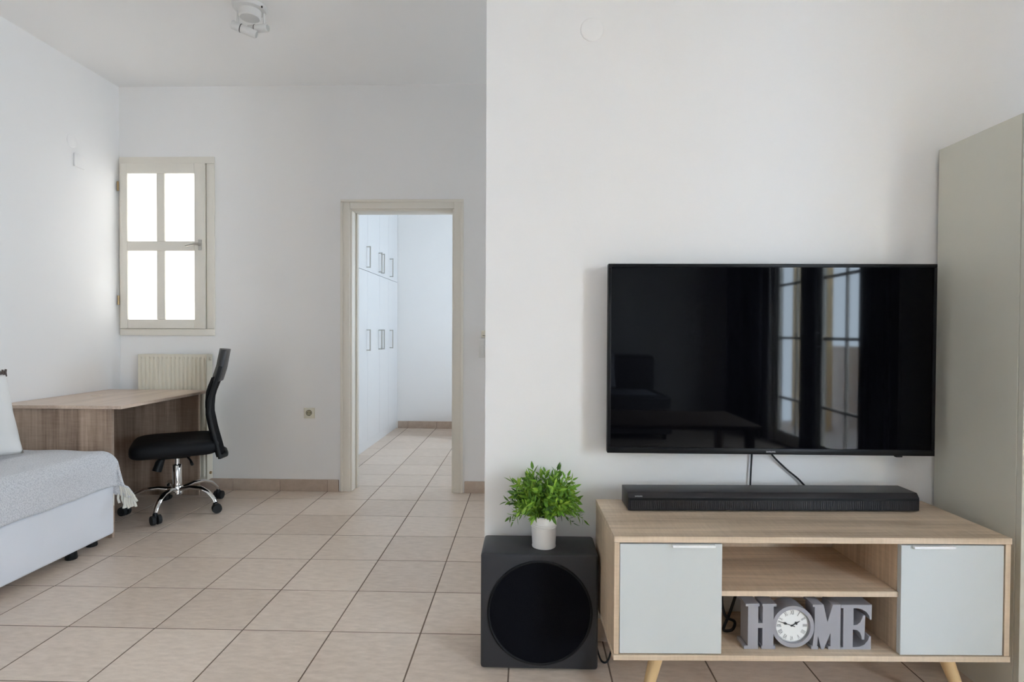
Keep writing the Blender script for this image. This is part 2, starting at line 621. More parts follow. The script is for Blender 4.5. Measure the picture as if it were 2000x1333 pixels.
# ---- doorway to the bedroom: casing and jambs
d1 = structure(thing('door_1', None, None), 'cream wooden door frame open to the bedroom')
cw = 0.066
for nm, (x0, x1, z0, z1) in (('casing', (DX0 - cw + 0.012, DX0 + 0.012, 0.0, DZ1 - 0.012 + cw)), ('casing', (DX1 - 0.012, DX1 - 0.012 + cw, 0.0, DZ1 - 0.012 + cw)), ('casing', (DX0 + 0.012, DX1 - 0.012, DZ1 - 0.012, DZ1 - 0.012 + cw))):
    c = box(nm, CREAM, d1, x0, x1, BW - 0.012, BW - 0.0005, z0 + 0.001, z1, bevel=0.003)
    if x1 - x0 > 0.2:
        box('bead', CREAM, c, x0 - cw + 0.004, x1 + cw - 0.004, BW - 0.021, BW - 0.0125, z1 - 0.020, z1 - 0.002, bevel=0.004)
    else:
        xb = (x0 + 0.002, x0 + 0.020) if x0 < -1 else (x1 - 0.020, x1 - 0.002)
        box('bead', CREAM, c, xb[0], xb[1], BW - 0.021, BW - 0.0125, z0 + 0.001, z1 - 0.021, bevel=0.004)
box('jamb', CREAM, d1, DX0 + 0.0005, DX0 + 0.024, BW + 0.0005, BW2 + 0.004, 0.001, DZ1 - 0.001, bevel=0.002)
box('jamb', CREAM, d1, DX1 - 0.024, DX1 - 0.0005, BW + 0.0005, BW2 + 0.004, 0.001, DZ1 - 0.001, bevel=0.002)
box('head_jamb', CREAM, d1, DX0 + 0.025, DX1 - 0.025, BW + 0.0005, BW2 + 0.004, DZ1 - 0.024, DZ1 - 0.001, bevel=0.002)
box('door_stop', CREAM, d1, DX0 + 0.0245, DX0 + 0.036, BW2 - 0.045, BW2 - 0.006, 0.001, DZ1 - 0.026, bevel=0.002)
box('door_stop', CREAM, d1, DX1 - 0.036, DX1 - 0.0245, BW2 - 0.045, BW2 - 0.006, 0.001, DZ1 - 0.026, bevel=0.002)

# ---- small frosted window on the back wall
w1 = structure(thing('window_1', None, None), 'small cream window with four frosted panes above the radiator')
cx0, cx1, cz0, cz1 = -2.853, -2.180, 1.080, 2.322
ct = 0.055
box('casing', CREAM, w1, cx0 + 0.001, cx1, BW - 0.016, BW - 0.0005, cz1 - 0.048, cz1, bevel=0.004)
box('casing', CREAM, w1, cx0 + 0.001, cx1, BW - 0.016, BW - 0.0005, cz0, cz0 + 0.047, bevel=0.004)
box('casing', CREAM, w1, cx1 - ct, cx1, BW - 0.016, BW - 0.0005, cz0 + 0.0475, cz1 - 0.0485, bevel=0.004)
box('casing', CREAM, w1, cx0 + 0.001, cx0 + 0.014, BW - 0.016, BW - 0.0005, cz0 + 0.0475, cz1 - 0.0485, bevel=0.003)
sx0, sx1, sz0, sz1 = -2.838, -2.240, 1.1285, 2.2725
px = (-2.785, -2.578, -2.521, -2.313)
pz = (1.192, 1.668, 1.735, 2.203)
SY0, SY1 = BW - 0.030, BW + 0.012
for nm, a in (('stile', (sx0, px[0], sz0, sz1)), ('stile', (px[3], sx1, sz0, sz1)), ('rail', (px[0], px[3], sz0, pz[0])), ('rail', (px[0], px[3], pz[3], sz1)),
              ('rail', (px[0], px[3], pz[1], pz[2])), ('glazing_bar', (px[1], px[2], pz[0], pz[1])), ('glazing_bar', (px[1], px[2], pz[2], pz[3]))):
    box(nm, CREAM, w1, a[0] + 0.0002, a[1] - 0.0002, SY0, SY1, a[2] + 0.0002, a[3] - 0.0002, bevel=0.003)
for a, b in ((0, 1), (2, 3)):
    for c, d in ((0, 1), (2, 3)):
        box('pane', FROST, w1, px[a] - 0.004, px[b] + 0.004, SY0 + 0.014, SY0 + 0.020, pz[c] - 0.004, pz[d] + 0.004)
box('outer_frame', CREAM, w1, WX0 + 0.0005, WX1 - 0.0005, SY1 + 0.002, BW2 - 0.004, WZ0 + 0.0005, WZ1 - 0.0005)
for z in (2.115, 1.325):
    MB().tube([(-2.846, BW - 0.034, z - 0.032), (-2.846, BW - 0.034, z + 0.032)], 0.0065, 10).build('hinge', BRASS, w1, smooth=True)
hd = MB().box(-2.282, -2.258, SY0 - 0.008, SY0 - 0.0002, 1.672, 1.745).build('handle_plate', STEEL, w1, bevel=0.003)
MB().tube([(-2.270, SY0 - 0.008, 1.712), (-2.270, SY0 - 0.042, 1.712), (-2.285, SY0 - 0.048, 1.710), (-2.345, SY0 - 0.048, 1.697)], [0.010, 0.009, 0.009, 0.008], 10).build('lever', STEEL, hd, smooth=True)

# ---- balcony door on the right wall (seen mirrored in the television)
w2 = structure(thing('door_2', None, None), 'cream glazed balcony door of two leaves')
YA, YB = OY0, OY1
XF = RX + 0.03
box('frame', CREAM, w2, XF, XF + 0.08, YA + 0.001, YA + 0.05, 0.001, OZ - 0.001, bevel=0.003)
box('frame', CREAM, w2, XF, XF + 0.08, YB - 0.05, YB - 0.001, 0.001, OZ - 0.001, bevel=0.003)
box('frame', CREAM, w2, XF, XF + 0.08, YA + 0.05, YB - 0.05, OZ - 0.05, OZ - 0.001, bevel=0.003)
GLASSM = bpy.data.materials.new('clear_window_glass')
GLASSM.use_nodes = True
_nt = GLASSM.node_tree
_t = _nt.nodes.new('ShaderNodeBsdfTransparent')
_g = _nt.nodes.new('ShaderNodeBsdfGlossy'); _g.inputs['Roughness'].default_value = 0.02
_mx = _nt.nodes.new('ShaderNodeMixShader'); _mx.inputs[0].default_value = 0.04
_nt.links.new(_t.outputs[0], _mx.inputs[1]); _nt.links.new(_g.outputs[0], _mx.inputs[2])
_nt.links.new(_mx.outputs[0], _nt.nodes['Material Output'].inputs['Surface'])
ym = (YA + YB) / 2
for (y0, y1) in ((YA + 0.052, ym - 0.002), (ym + 0.002, YB - 0.052)):
    lf = box('leaf_stile', CREAM, w2, XF + 0.015, XF + 0.06, y0, y0 + 0.075, 0.012, OZ - 0.052, bevel=0.003)
    box('leaf_stile', CREAM, w2, XF + 0.015, XF + 0.06, y1 - 0.075, y1, 0.012, OZ - 0.052, bevel=0.003)
    box('leaf_rail', CREAM, w2, XF + 0.015, XF + 0.06, y0 + 0.0755, y1 - 0.0755, 0.012, 0.14, bevel=0.003)
    box('leaf_rail', CREAM, w2, XF + 0.015, XF + 0.06, y0 + 0.0755, y1 - 0.0755, OZ - 0.14, OZ - 0.052, bevel=0.003)
    for z in (0.47, 1.07, 1.60):
        box('glazing_bar', CREAM, w2, XF + 0.024, XF + 0.05, y0 + 0.0755, y1 - 0.0755, z - 0.012, z + 0.012, bevel=0.002)
    box('glazing_bar', CREAM, w2, XF + 0.0255, XF + 0.0485, (y0 + y1) / 2 - 0.010, (y0 + y1) / 2 + 0.010, 0.141, OZ - 0.141, bevel=0.002)
    box('pane', GLASSM, w2, XF + 0.036, XF + 0.040, y0 + 0.07, y1 - 0.07, 0.13, OZ - 0.13)
MB().tube([(XF + 0.013, ym + 0.04, 1.0), (XF - 0.03, ym + 0.04, 1.0), (XF - 0.03, ym + 0.04, 1.12), (XF + 0.013, ym + 0.04, 1.12)], 0.008, 8).build('door_handle', STEEL, w2, smooth=True)
# balcony
structure(box('floor_balcony', STUCCO, None, RX + 0.14, 4.0, -3.6, 1.6, -0.14, -0.02), 'balcony floor outside the glazed door')
structure(box('wall_balcony', STUCCO, None, 3.86, 4.0, -3.6, 1.6, -0.02, 0.96), 'low pinkish balcony parapet')
structure(box('wall_balcony_pier', mat('ochre_stucco', (0.62, 0.44, 0.22, 1), 0.9, bump=0.3, bscale=60), None, 3.25, 3.55, -3.20, -2.84, -0.02, 2.7), 'ochre pier outside the balcony door')
w4 = structure(thing('added_hall_window', None, None), 'small unseen window added behind the partition to brighten the back of the room')  # added out of view as extra side light for the back area
for (y0, y1, z0, z1) in ((3.381, 3.405, 1.241, 1.759), (3.715, 3.739, 1.241, 1.759), (3.405, 3.715, 1.241, 1.265), (3.405, 3.715, 1.735, 1.759)):
    box('frame', CREAM, w4, RX + 0.04, RX + 0.10, y0 + 0.0003, y1 - 0.0003, z0, z1, bevel=0.003)
box('pane', GLASSM, w4, RX + 0.068, RX + 0.072, 3.40, 3.72, 1.26, 1.74)
# unseen bedroom window, added for its daylight
w3 = structure(thing('added_bedroom_window', None, None), 'unseen bedroom window added to let daylight in')
for (y0, y1, z0, z1) in ((5.091, 5.125, 1.241, 1.859), (5.675, 5.709, 1.241, 1.859), (5.125, 5.675, 1.241, 1.275), (5.125, 5.675, 1.825, 1.859)):
    box('frame', CREAM, w3, BRX + 0.04, BRX + 0.10, y0 + 0.0003, y1 - 0.0003, z0, z1, bevel=0.003)
box('pane', GLASSM, w3, BRX + 0.068, BRX + 0.072, 5.12, 5.68, 1.27, 1.83)

# ------------------------------------------------------------------ television
TVY = 1.975
tv = thing('television', 'large black flat television mounted on the white wall', 'television', (0.8245, TVY, 0.701))
tvw, tvh = 1.102, 0.649
MB().box(-tvw / 2, tvw / 2, 0.004, 0.028, 0, tvh).build('housing', TVBLACK, tv, bevel=0.002)
MB().box(-0.42, 0.42, 0.0285, 0.055, 0.06, 0.45).build('rear_cover', BLACKPL, tv, bevel=0.008)
for a in ((-tvw / 2, tvw / 2, 0.0, 0.020), (-tvw / 2, tvw / 2, tvh - 0.0115, tvh), (-tvw / 2, -tvw / 2 + 0.0105, 0.0202, tvh - 0.0117), (tvw / 2 - 0.0105, tvw / 2, 0.0202, tvh - 0.0117)):
    MB().box(a[0], a[1], -0.003, 0.0038, a[2], a[3]).build('bezel', TVBLACK, tv, bevel=0.0012)
MB().box(-tvw / 2 + 0.0107, tvw / 2 - 0.0107, 0.0012, 0.0038, 0.0203, tvh - 0.0118).build('screen', SCREEN, tv)
lg = link('lettering', text_mesh('SAMSUNG', 0.0052, width=0.031), LOGO, tv)
lg.location = (0.0035, -0.0031, 0.0095)
MB().box(0.425, 0.447, 0.0, 0.014, -0.006, -0.0002).build('sensor', BLACKPL, tv, bevel=0.002)
MB().box(-0.22, 0.22, 0.056, TW - TVY - 0.001, 0.20, 0.40).build('wall_bracket', BLACKPL, tv, bevel=0.003)


def cable(name, pts, r, label, group=None, m=RUBBER):
    # smooth the path with Catmull-Rom
    P = [Vector(p) for p in pts]
    P = [P[0] * 2 - P[1]] + P + [P[-1] * 2 - P[-2]]
    out = []
    for i in range(1, len(P) - 2):
        for k in range(8):
            t = k / 8
            out.append(0.5 * ((2 * P[i]) + (P[i + 1] - P[i - 1]) * t + (2 * P[i - 1] - 5 * P[i] + 4 * P[i + 1] - P[i + 2]) * t * t + (3 * P[i] - P[i - 1] - 3 * P[i + 1] + P[i + 2]) * t ** 3))
    out.append(P[-2])
    o = MB().tube(out, r, 8).build(name, m, smooth=True)
    return tag(o, label, 'cable', group)


cable('television_cable', [(0.80, 2.055, 0.76), (0.796, 2.054, 0.68), (0.792, 2.053, 0.60), (0.790, 2.052, 0.50), (0.785, 2.050, 0.30), (0.77, 2.050, 0.13)], 0.0032,
      'black cable hanging straight down the wall under the television', 'television cables')
cable('television_cable', [(0.83, 2.055, 0.76), (0.862, 2.054, 0.69), (0.915, 2.053, 0.635), (0.972, 2.052, 0.585), (1.03, 2.050, 0.50), (1.06, 2.050, 0.25)], 0.0032,
      'black cable slanting off sideways down the wall under the television', 'television cables')

# ------------------------------------------------------------------ television stand
SW, SD = 1.134, 0.365
st = thing('television_stand', 'light oak television stand with two pale grey doors', 'tv stand', (0.248, 1.634, 0.0), math.radians(1.5))
B0, B1 = 0.176, 0.192        # bottom board
U0, U1 = 0.515, 0.533        # top board
box('top_panel', OAKX, st, 0, SW, 0, SD, U0, U1, bevel=0.0012, seg=1)
box('bottom_panel', OAKX, st, 0, SW, 0, SD, B0, B1, bevel=0.0012, seg=1)
box('side_panel', OAKZ, st, 0.001, 0.0165, 0.003, SD - 0.001, B1 + 0.0002, U0 - 0.0002, bevel=0.001, seg=1)
box('side_panel', OAKZ, st, SW - 0.0165, SW - 0.001, 0.003, SD - 0.001, B1 + 0.0002, U0 - 0.0002, bevel=0.001, seg=1)
XL, XR = 0.303, 0.820
box('divider', OAKZ, st, XL - 0.0155, XL, 0.022, SD - 0.008, B1 + 0.0002, U0 - 0.0002, bevel=0.001, seg=1)
box('divider', OAKZ, st, XR, XR + 0.0155, 0.022, SD - 0.008, B1 + 0.0002, U0 - 0.0002, bevel=0.001, seg=1)
SH0, SH1 = 0.357, 0.373
box('shelf', OAKX, st, XL + 0.0003, XR - 0.0003, 0.012, SD - 0.010, SH0, SH1, bevel=0.001, seg=1)
box('back_panel', OAKX, st, XL + 0.0005, XR - 0.0005, SD - 0.0085, SD - 0.002, SH1 - 0.010, U0 - 0.0005)
box('back_panel', OAKX, st, 0.017, XL - 0.0005, SD - 0.0075, SD - 0.002, B1 + 0.0005, U0 - 0.0005)
box('back_panel', OAKX, st, XR + 0.0005, SW - 0.017, SD - 0.0075, SD - 0.002, B1 + 0.0005, U0 - 0.0005)
for (x0, x1, hx0, hx1) in ((0.0175, 0.3095, 0.165, 0.287), (0.820, 1.1130, 0.850, 0.968)):
    dr = box('door', DOORW, st, x0, x1, 0.0025, 0.0200, B1 + 0.003, U0 - 0.004, bevel=0.0012, seg=1)
    box('handle', WHITEMETAL, dr, hx0, hx1, -0.0085, 0.0022, U0 - 0.0115, U0 - 0.0040, bevel=0.001, seg=1)
for (x, y, dx, dy) in ((0.145, 0.065, -0.055, -0.03), (SW - 0.145, 0.065, 0.055, -0.03), (0.145, SD - 0.065, -0.055, 0.03), (SW - 0.145, SD - 0.065, 0.055, 0.03)):
    MB().tube([(x, y, B0 - 0.0002), (x + dx * 0.5, y + dy * 0.5, B0 / 2), (x + dx, y + dy, 0.0005)], [0.021, 0.017, 0.0115], 20).build('leg', LEGW, st, smooth=True)

# ------------------------------------------------------------------ soundbar
sb = thing('soundbar', 'long black soundbar lying on the oak television stand', 'soundbar', (0.800, 1.932, 0.5335), math.radians(2.0))
bw, bd, bh = 0.950, 0.105, 0.060
prof = [(-bd / 2, 0.004), (-bd / 2, bh - 0.015), (-bd / 2 + 0.012, bh), (bd / 2, bh), (bd / 2, 0.004)]
sbm = MB()
n = len(prof)
xs = (-bw / 2, bw / 2)
sbm.add([(xs[0], y, z) for y, z in prof] + [(xs[1], y, z) for y, z in prof], [tuple(range(n)), tuple(reversed(range(n, 2 * n)))] + [(i, (i + 1) % n, (i + 1) % n + n, i + n) for i in range(n)])
sbm.build('body', BARMETAL, sb, bevel=0.002)
gm = MB()
k = 0
nx = 150
gv = []
for i in range(nx + 1):
    x = -bw / 2 + 0.012 + (bw - 0.024) * i / nx
    gm.box(x - 0.0022, x + 0.0022, -bd / 2 - 0.0012, -bd / 2 - 0.0002, 0.007, bh - 0.0245)
o = gm.build('front_grille', BARMETAL, sb); o['kind'] = 'stuff'
box('display_strip', TVBLACK, sb, -bw / 2 + 0.004, bw / 2 - 0.004, -bd / 2 - 0.0015, -bd / 2 - 0.0002, bh - 0.0235, bh - 0.0150)
lg2 = link('lettering', text_mesh('SAMSUNG', 0.0040, width=0.024), LOGO, sb)
lg2.location = (-bw / 2 + 0.034, -bd / 2 + 0.0015, bh - 0.0105)
lg2.rotation_euler = (math.radians(-38), 0, 0)
for x in (-bw / 2 + 0.03, bw / 2 - 0.03):
    box('foot', RUBBER, sb, x - 0.015, x + 0.015, -0.03, 0.03, 0.0, 0.0038)

# ------------------------------------------------------------------ subwoofer
sx_, sy_ = (-0.152 + 0.234) / 2, 1.869
sub = thing('subwoofer', 'black cube subwoofer with round grille standing on the tiles', 'subwoofer', (sx_, sy_, 0))
hw = (0.234 + 0.152) / 2
body = MB().box(-hw, hw, 0, 0.178, 0.006, 0.387).build('cabinet', SUBBODY, sub, bevel=0.010, seg=3)
GC = (0.002, 0.0, 0.194)
MB().lathe([(0.1725, 0.0002), (0.1725, -0.004), (0.1690, -0.0055), (0.1650, -0.004), (0.1650, 0.0002)], 72, GC, 'y').build('grille_rim', TVBLACK, sub, smooth=True)
MB().lathe([(0.1645, -0.0002), (0.1645, -0.003), (0.10, -0.0050), (0.0, -0.0058)], 72, GC, 'y').build('grille', GRILLE, sub, smooth=True)
for x in (-hw + 0.03, hw - 0.03):
    for y in (0.03, 0.148):
        MB().lathe([(0.013, 0.0), (0.013, 0.0058)], 16, (x, y, 0)).build('foot', RUBBER, sub)
cable('subwoofer_cable', [(0.236, 1.99, 0.070), (0.243, 1.965, 0.025), (0.252, 1.93, 0.006), (0.268, 1.92, 0.006), (0.285, 1.945, 0.02), (0.30, 1.99, 0.06), (0.31, 2.04, 0.11)], 0.0032,
      'short black cable looping on the floor between subwoofer and stand')

# ------------------------------------------------------------------ potted plant
pl = thing('potted_plant', 'bushy green artificial plant in a ribbed white tin pot', 'plant', (0.057, 1.945, 0.3872))
prof = [(0.0385, 0.001), (0.0400, 0.0), (0.0408, 0.003), (0.0395, 0.006), (0.0410, 0.03), (0.0430, 0.068), (0.0442, 0.070), (0.0432, 0.072), (0.0446, 0.076), (0.0436, 0.078), (0.0450, 0.082), (0.0440, 0.084),
        (0.0466, 0.104), (0.0484, 0.106), (0.0484, 0.109), (0.0460, 0.110), (0.0440, 0.104), (0.0400, 0.055), (0.0380, 0.020)]
MB().lathe(prof, 48).build('pot', POTM, pl, smooth=True)
MB().lathe([(0.0415, 0.085), (0.0425, 0.095), (0.030, 0.101), (0.0, 0.103)], 24).build('moss', SOIL, pl, smooth=True)


def sprig(parent, az, tilt, length, droop, nleaf, lsize):
    """a thin curved stem carrying pairs of lance-shaped leaves"""
    b = MB()
    r0 = random.uniform(0.004, 0.032)
    p = Vector((math.cos(az) * r0, math.sin(az) * r0, 0.096))
    pts = [p.copy()]
    ang = tilt * 0.45
    n = 9
    for i in range(n):
        ang += (tilt * 0.55 + droop) / n
        p = p + Vector((math.cos(az) * math.sin(ang), math.sin(az) * math.sin(ang), math.cos(ang))) * (length / n)
        q = p.copy()
        # foliage keeps clear of the wall behind
        q.y = min(q.y, 0.098)
        pts.append(q)
    b.tube(pts, [0.0013 - 0.0008 * i / n for i in range(n + 1)], 5)
    for k in range(nleaf):
        t = 0.24 + 0.76 * (k / (nleaf - 1))
        fi = t * n
        i0 = min(int(fi), n - 1)
        base = pts[i0].lerp(pts[i0 + 1], fi - i0)
        d = (pts[i0 + 1] - pts[i0]).normalized()
        side = d.cross(Vector((math.sin(az * 3 + k), math.cos(az * 3 + k), 0.25))).normalized()
        if k % 2:
            side = -side
        out = (d * random.uniform(0.6, 1.1) + side * (0.85 if k < nleaf - 1 else 0.1) + Vector((random.uniform(-.25, .25), random.uniform(-.25, .25), random.uniform(-.25, .2)))).normalized()
        L = lsize * random.uniform(0.75, 1.2)
        w = L * random.uniform(0.13, 0.19)
        nrm = out.cross(side + Vector((0.01, 0.02, 0.6))).normalized()
        wv = nrm
        up = out.cross(wv).normalized()
        tip = base + out * L + up * (-0.1 * L)
        m1 = base + out * (0.30 * L)
        m2 = base + out * (0.65 * L) - up * (0.02 * L)
        vs_ = [base, m1 + wv * w, m1 + up * (w * 0.35), m1 - wv * w, m2 + wv * (w * 0.8), m2 + up * (w * 0.25), m2 - wv * (w * 0.8), tip]
        for q in vs_:
            q.y = min(q.y, 0.112)
            # keep the drooping tips off the cabinet top
            q.z = max(q.z, 0.012)
        b.add(vs_, [(0, 1, 2), (0, 2, 3), (1, 4, 5, 2), (2, 5, 6, 3), (4, 7, 5), (5, 7, 6)])
    return b.build('sprig', LEAFM, parent)


for i in range(84):
    az = i * 2.39996 + random.uniform(-0.2, 0.2)
    f = i / 83.0
    tilt = 0.08 + 1.02 * f ** 0.8
    droop = 0.15 + 0.55 * f
    sprig(pl, az, tilt, random.uniform(0.118, 0.165) * (1.08 - 0.34 * f), droop, 20, 0.029)
for az in (PI + 0.15, PI + 0.5, -0.25, 0.35, PI - 0.5, -0.6):
    sprig(pl, az, 1.45, 0.115, 0.75, 15, 0.025)

# ------------------------------------------------------------------ HOME sign with a clock
K = 0.000237
hs = thing('home_clock_sign', 'grey wooden HOME lettering with a clock in the letter O', 'sign', (0.634, 1.678, 0.1922), math.radians(1.5))


def P2(pts):   # traced outline (x to the right, y down) to metres, counter-clockwise
    q = [((x - 303) * K, (742 - y) * K) for x, y in pts]
    a = sum(q[i][0] * q[(i + 1) % len(q)][1] - q[(i + 1) % len(q)][0] * q[i][1] for i in range(len(q)))
    return q if a > 0 else q[::-1]


DEP = 0.055
Hs = [(318, 180), (490, 180), (490, 212), (475, 212), (475, 418), (530, 418), (530, 212), (522, 212), (522, 180), (697, 180), (697, 214), (664, 214), (664, 700), (688, 700), (688, 742), (515, 742), (515, 700), (528, 700), (528, 480),
      (473, 480), (473, 700), (478, 700), (478, 742), (303, 742), (303, 700), (348, 700), (348, 214), (318, 214)]
MB().prism(P2(Hs), 0, DEP).build('letter_h', SIGN, hs, bevel=0.0006, seg=1)
Ms = [(1142, 185), (1276, 185), (1325, 400), (1388, 185), (1487, 185), (1487, 742), (1338, 742), (1338, 702), (1366, 702), (1362, 545), (1285, 742), (1252, 742), (1212, 580), (1203, 702), (1216, 702), (1216, 742), (1128, 742),
      (1128, 702), (1146, 702), (1168, 470), (1168, 216), (1142, 216)]
MB().prism(P2(Ms), 0, DEP).build('letter_m', SIGN, hs, bevel=0.0006, seg=1)
Es = [(1487.5, 185), (1870, 185), (1868, 372), (1848, 372), (1836, 320), (1800, 272), (1740, 240), (1690, 230), (1645, 230), (1645, 440), (1690, 432), (1728, 400), (1752, 350), (1757, 318), (1790, 318), (1782, 618), (1748, 618), (1744, 580),
      (1725, 530), (1690, 500), (1640, 494), (1640, 712), (1720, 706), (1780, 680), (1825, 625), (1840, 575), (1862, 575), (1864, 742), (1487.5, 742), (1487.5, 714), (1520, 714), (1520, 230), (1487.5, 230)]
MB().prism(P2(Es), 0, DEP).build('letter_e', SIGN, hs, bevel=0.0006, seg=1)
oc = ((906 - 303) * K, 0.0, (742 - 462) * K)
ring = MB()
RO, RI = 258 * K, 212 * K
ring.lathe([(RI, 0.0), (RO, 0.0), (RO, DEP), (RI * 0.5, DEP), (RI * 0.5, DEP - 0.006), (RI, DEP - 0.006), (RI, 0.0)], 64, oc, 'y', cap=False)
rg = ring.build('letter_o_ring', SIGN, hs, smooth=True)
FY = 0.009
face = MB().lathe([(0.0, FY), (RI - 0.0006, FY), (RI - 0.0006, FY + 0.006), (0.0, FY + 0.006)], 64, oc, 'y').build('clock_face', DIAL, hs, smooth=True)
for h, s in enumerate(('XII', 'I', 'II', 'III', 'IIII', 'V', 'VI', 'VII', 'VIII', 'IX', 'X', 'XI')):
    a = h * PI / 6
    rr = RI * 0.76
    wd = {1: 0.0016, 2: 0.0042, 3: 0.0066, 4: 0.009}.get(len(s), 0.008)
    if 'V' in s or 'X' in s:
        wd = 0.0035 + 0.0022 * len(s)
    t = link('numeral', text_mesh(s, RI * 0.26, width=wd, depth=0.0003), INK if h in (3, 9) else INKG, face)
    t.location = (oc[0] + math.sin(a) * rr, FY - 0.0001, oc[2] + math.cos(a) * rr)
    t.rotation_euler = (0, a, 0)
MB().lathe([(RI * 0.955, -0.0002), (RI * 0.955, -0.0005), (RI * 0.94, -0.0005), (RI * 0.94, -0.0002), (RI * 0.955, -0.0002)], 64, (oc[0], FY, oc[2]), 'y', cap=False).build('minute_ring', INKG, face)


def hand(a, L, w, y):
    b = MB()
    pts = [(-w * .5, -L * .18), (w * .5, -L * .18), (w * .35, L * .35), (w * 1.6, L * .52), (w * .4, L * .66), (w * .12, L), (-w * .12, L), (-w * .4, L * .66), (-w * 1.6, L * .52), (-w * .35, L * .35)]
    q = [(oc[0] + x * math.cos(a) + z * math.sin(a), oc[2] - x * math.sin(a) + z * math.cos(a)) for x, z in pts]
    b.prism(q, y - 0.0006, y)
    return b.build('clock_hand', INK, face)


hand(math.radians(60), RI * 0.52, 0.0034, FY - 0.0015)
hand(math.radians(288), RI * 0.86, 0.0024, FY - 0.003)
MB().lathe([(0.002, -0.004), (0.002, 0.0)], 16, (oc[0], FY, oc[2]), 'y').build('hand_pin', INK, face)

# cables and a plug strip in the lower compartment
cable('power_cable', [(0.600, 1.775, 0.305), (0.603, 1.772, 0.270), (0.614, 1.770, 0.240), (0.640, 1.772, 0.225), (0.634, 1.775, 0.199), (0.608, 1.770, 0.198), (0.606, 1.765, 0.215), (0.622, 1.775, 0.240), (0.645, 1.800, 0.270), (0.668, 1.838, 0.284)], 0.0042,
      'tangled black power cable lying on the bottom board beside letter H')
ad = thing('plug_adapter', 'pale plug adapter behind the H of the HOME sign', 'adapter', (0.690, 1.930, 0.1922), 0.05)
box('body', PLASTIC, ad, -0.045, 0.045, -0.03, 0.03, 0.0, 0.115, bevel=0.006)
box('plug', BLACKPL, ad, -0.018, 0.018, -0.062, -0.0305, 0.075, 0.105, bevel=0.005)

# ------------------------------------------------------------------ tall cabinet at the right edge
cb = thing('tall_cabinet', 'tall sage grey cabinet standing against the television wall', 'cabinet', (1.430, 1.715, 0.0))
cwid, cdep, chh = 1.04, 0.338, 1.757
box('side_panel', SAGE, cb, 0, 0.018, 0, cdep, 0.0005, chh, bevel=0.001, seg=1)
box('side_panel', SAGE, cb, cwid - 0.018, cwid, 0, cdep, 0.0005, chh, bevel=0.001, seg=1)
box('top_panel', SAGE, cb, 0.0185, cwid - 0.0185, 0, cdep, chh - 0.018, chh, bevel=0.001, seg=1)
box('back_panel', SAGE, cb, 0.0185, cwid - 0.0185, cdep - 0.006, cdep, 0.06, chh - 0.0185)
box('plinth', SAGE_D, cb, 0.0185, cwid - 0.0185, 0.03, 0.045, 0.0005, 0.06)
for (x0, x1, hx) in ((0.001, cwid / 2 - 0.0015, cwid / 2 - 0.05), (cwid / 2 + 0.0015, cwid - 0.001, cwid / 2 + 0.05)):
    dd = box('door', SAGE, cb, x0, x1, -0.0205, -0.0015, 0.065, chh - 0.001, bevel=0.001, seg=1)
    MB().tube([(hx, -0.021, 0.72), (hx, -0.05, 0.72), (hx, -0.05, 0.88), (hx, -0.021, 0.88)], 0.005, 8).build('handle', STEEL, dd, smooth=True)

# ------------------------------------------------------------------ radiator
rd = thing('radiator', 'cream panel radiator on the back wall behind the desk', 'radiator', (0, 0, 0))
RX0, RX1, RZ0, RZ1 = -2.668, -2.196, 0.090, 0.952
RF, RB = 3.852, 3.925
nf = 15
pts = []
inner0, inner1 = RX0 + 0.012, RX1 - 0.012
for i in range(nf):
    a, b_ = inner0 + (inner1 - inner0) * i / nf, inner0 + (inner1 - inner0) * (i + 1) / nf
    w = b_ - a
    pts += [(a, 0.010), (a + w * 0.20, 0.009), (a + w * 0.36, 0.0), (a + w * 0.80, 0.0), (a + w * 0.96, 0.009)]
pts.append((inner1, 0.010))


def flutes(y, sgn):
    b = MB()
    cols = [(RX0, 0.0)] + pts + [(RX1, 0.0)]
    zs = [(RZ0, 1), (RZ0 + 0.02, 1), (RZ0 + 0.035, 0), (RZ1 - 0.035, 0), (RZ1 - 0.02, 1), (RZ1, 1)]
    vs_ = []
    for z, fl in zs:
        for x, d in cols:
            vs_.append((x, y + sgn * (0.003 if fl else d), z))
    m = len(cols)
    fs_ = [(r * m + c, r * m + c + 1, (r + 1) * m + c + 1, (r + 1) * m + c) for r in range(len(zs) - 1) for c in range(m - 1)]
    # back sheet closes it
    o = len(vs_)
    vs_ += [(RX0, y + sgn * 0.014, RZ0), (RX1, y + sgn * 0.014, RZ0), (RX1, y + sgn * 0.014, RZ1), (RX0, y + sgn * 0.014, RZ1)]
    fs_ += [(o, o + 3, o + 2, o + 1)]
    return b.add(vs_, fs_)


flutes(RF, 1).build('front_panel', RADI, rd, smooth=True)
flutes(RB, -1).build('rear_panel', RADI, rd, smooth=True)
box('side_cover', RADI, rd, RX1 + 0.0003, RX1 + 0.004, RF + 0.002, RB - 0.001, RZ0, RZ1, bevel=0.001, seg=1)
box('side_cover', RADI, rd, RX0 - 0.004, RX0 - 0.0003, RF + 0.002, RB - 0.001, RZ0, RZ1, bevel=0.001, seg=1)
gr = MB()
for i in range(26):
    x = RX0 + 0.008 + (RX1 - RX0 - 0.016) * i / 25
    gr.box(x - 0.004, x + 0.004, RF + 0.014, RB - 0.014, RZ1 - 0.006, RZ1 - 0.001)
o = gr.build('top_grille', RADI, rd); o['kind'] = 'stuff'
MB().lathe([(0.0, 0.005), (0.012, 0.005), (0.012, 0.014), (0.008, 0.018), (0.0, 0.018)], 16, (RX1, (RF + RB) / 2, RZ1 - 0.030), 'x').build('vent_cap', RADI, rd, smooth=True)
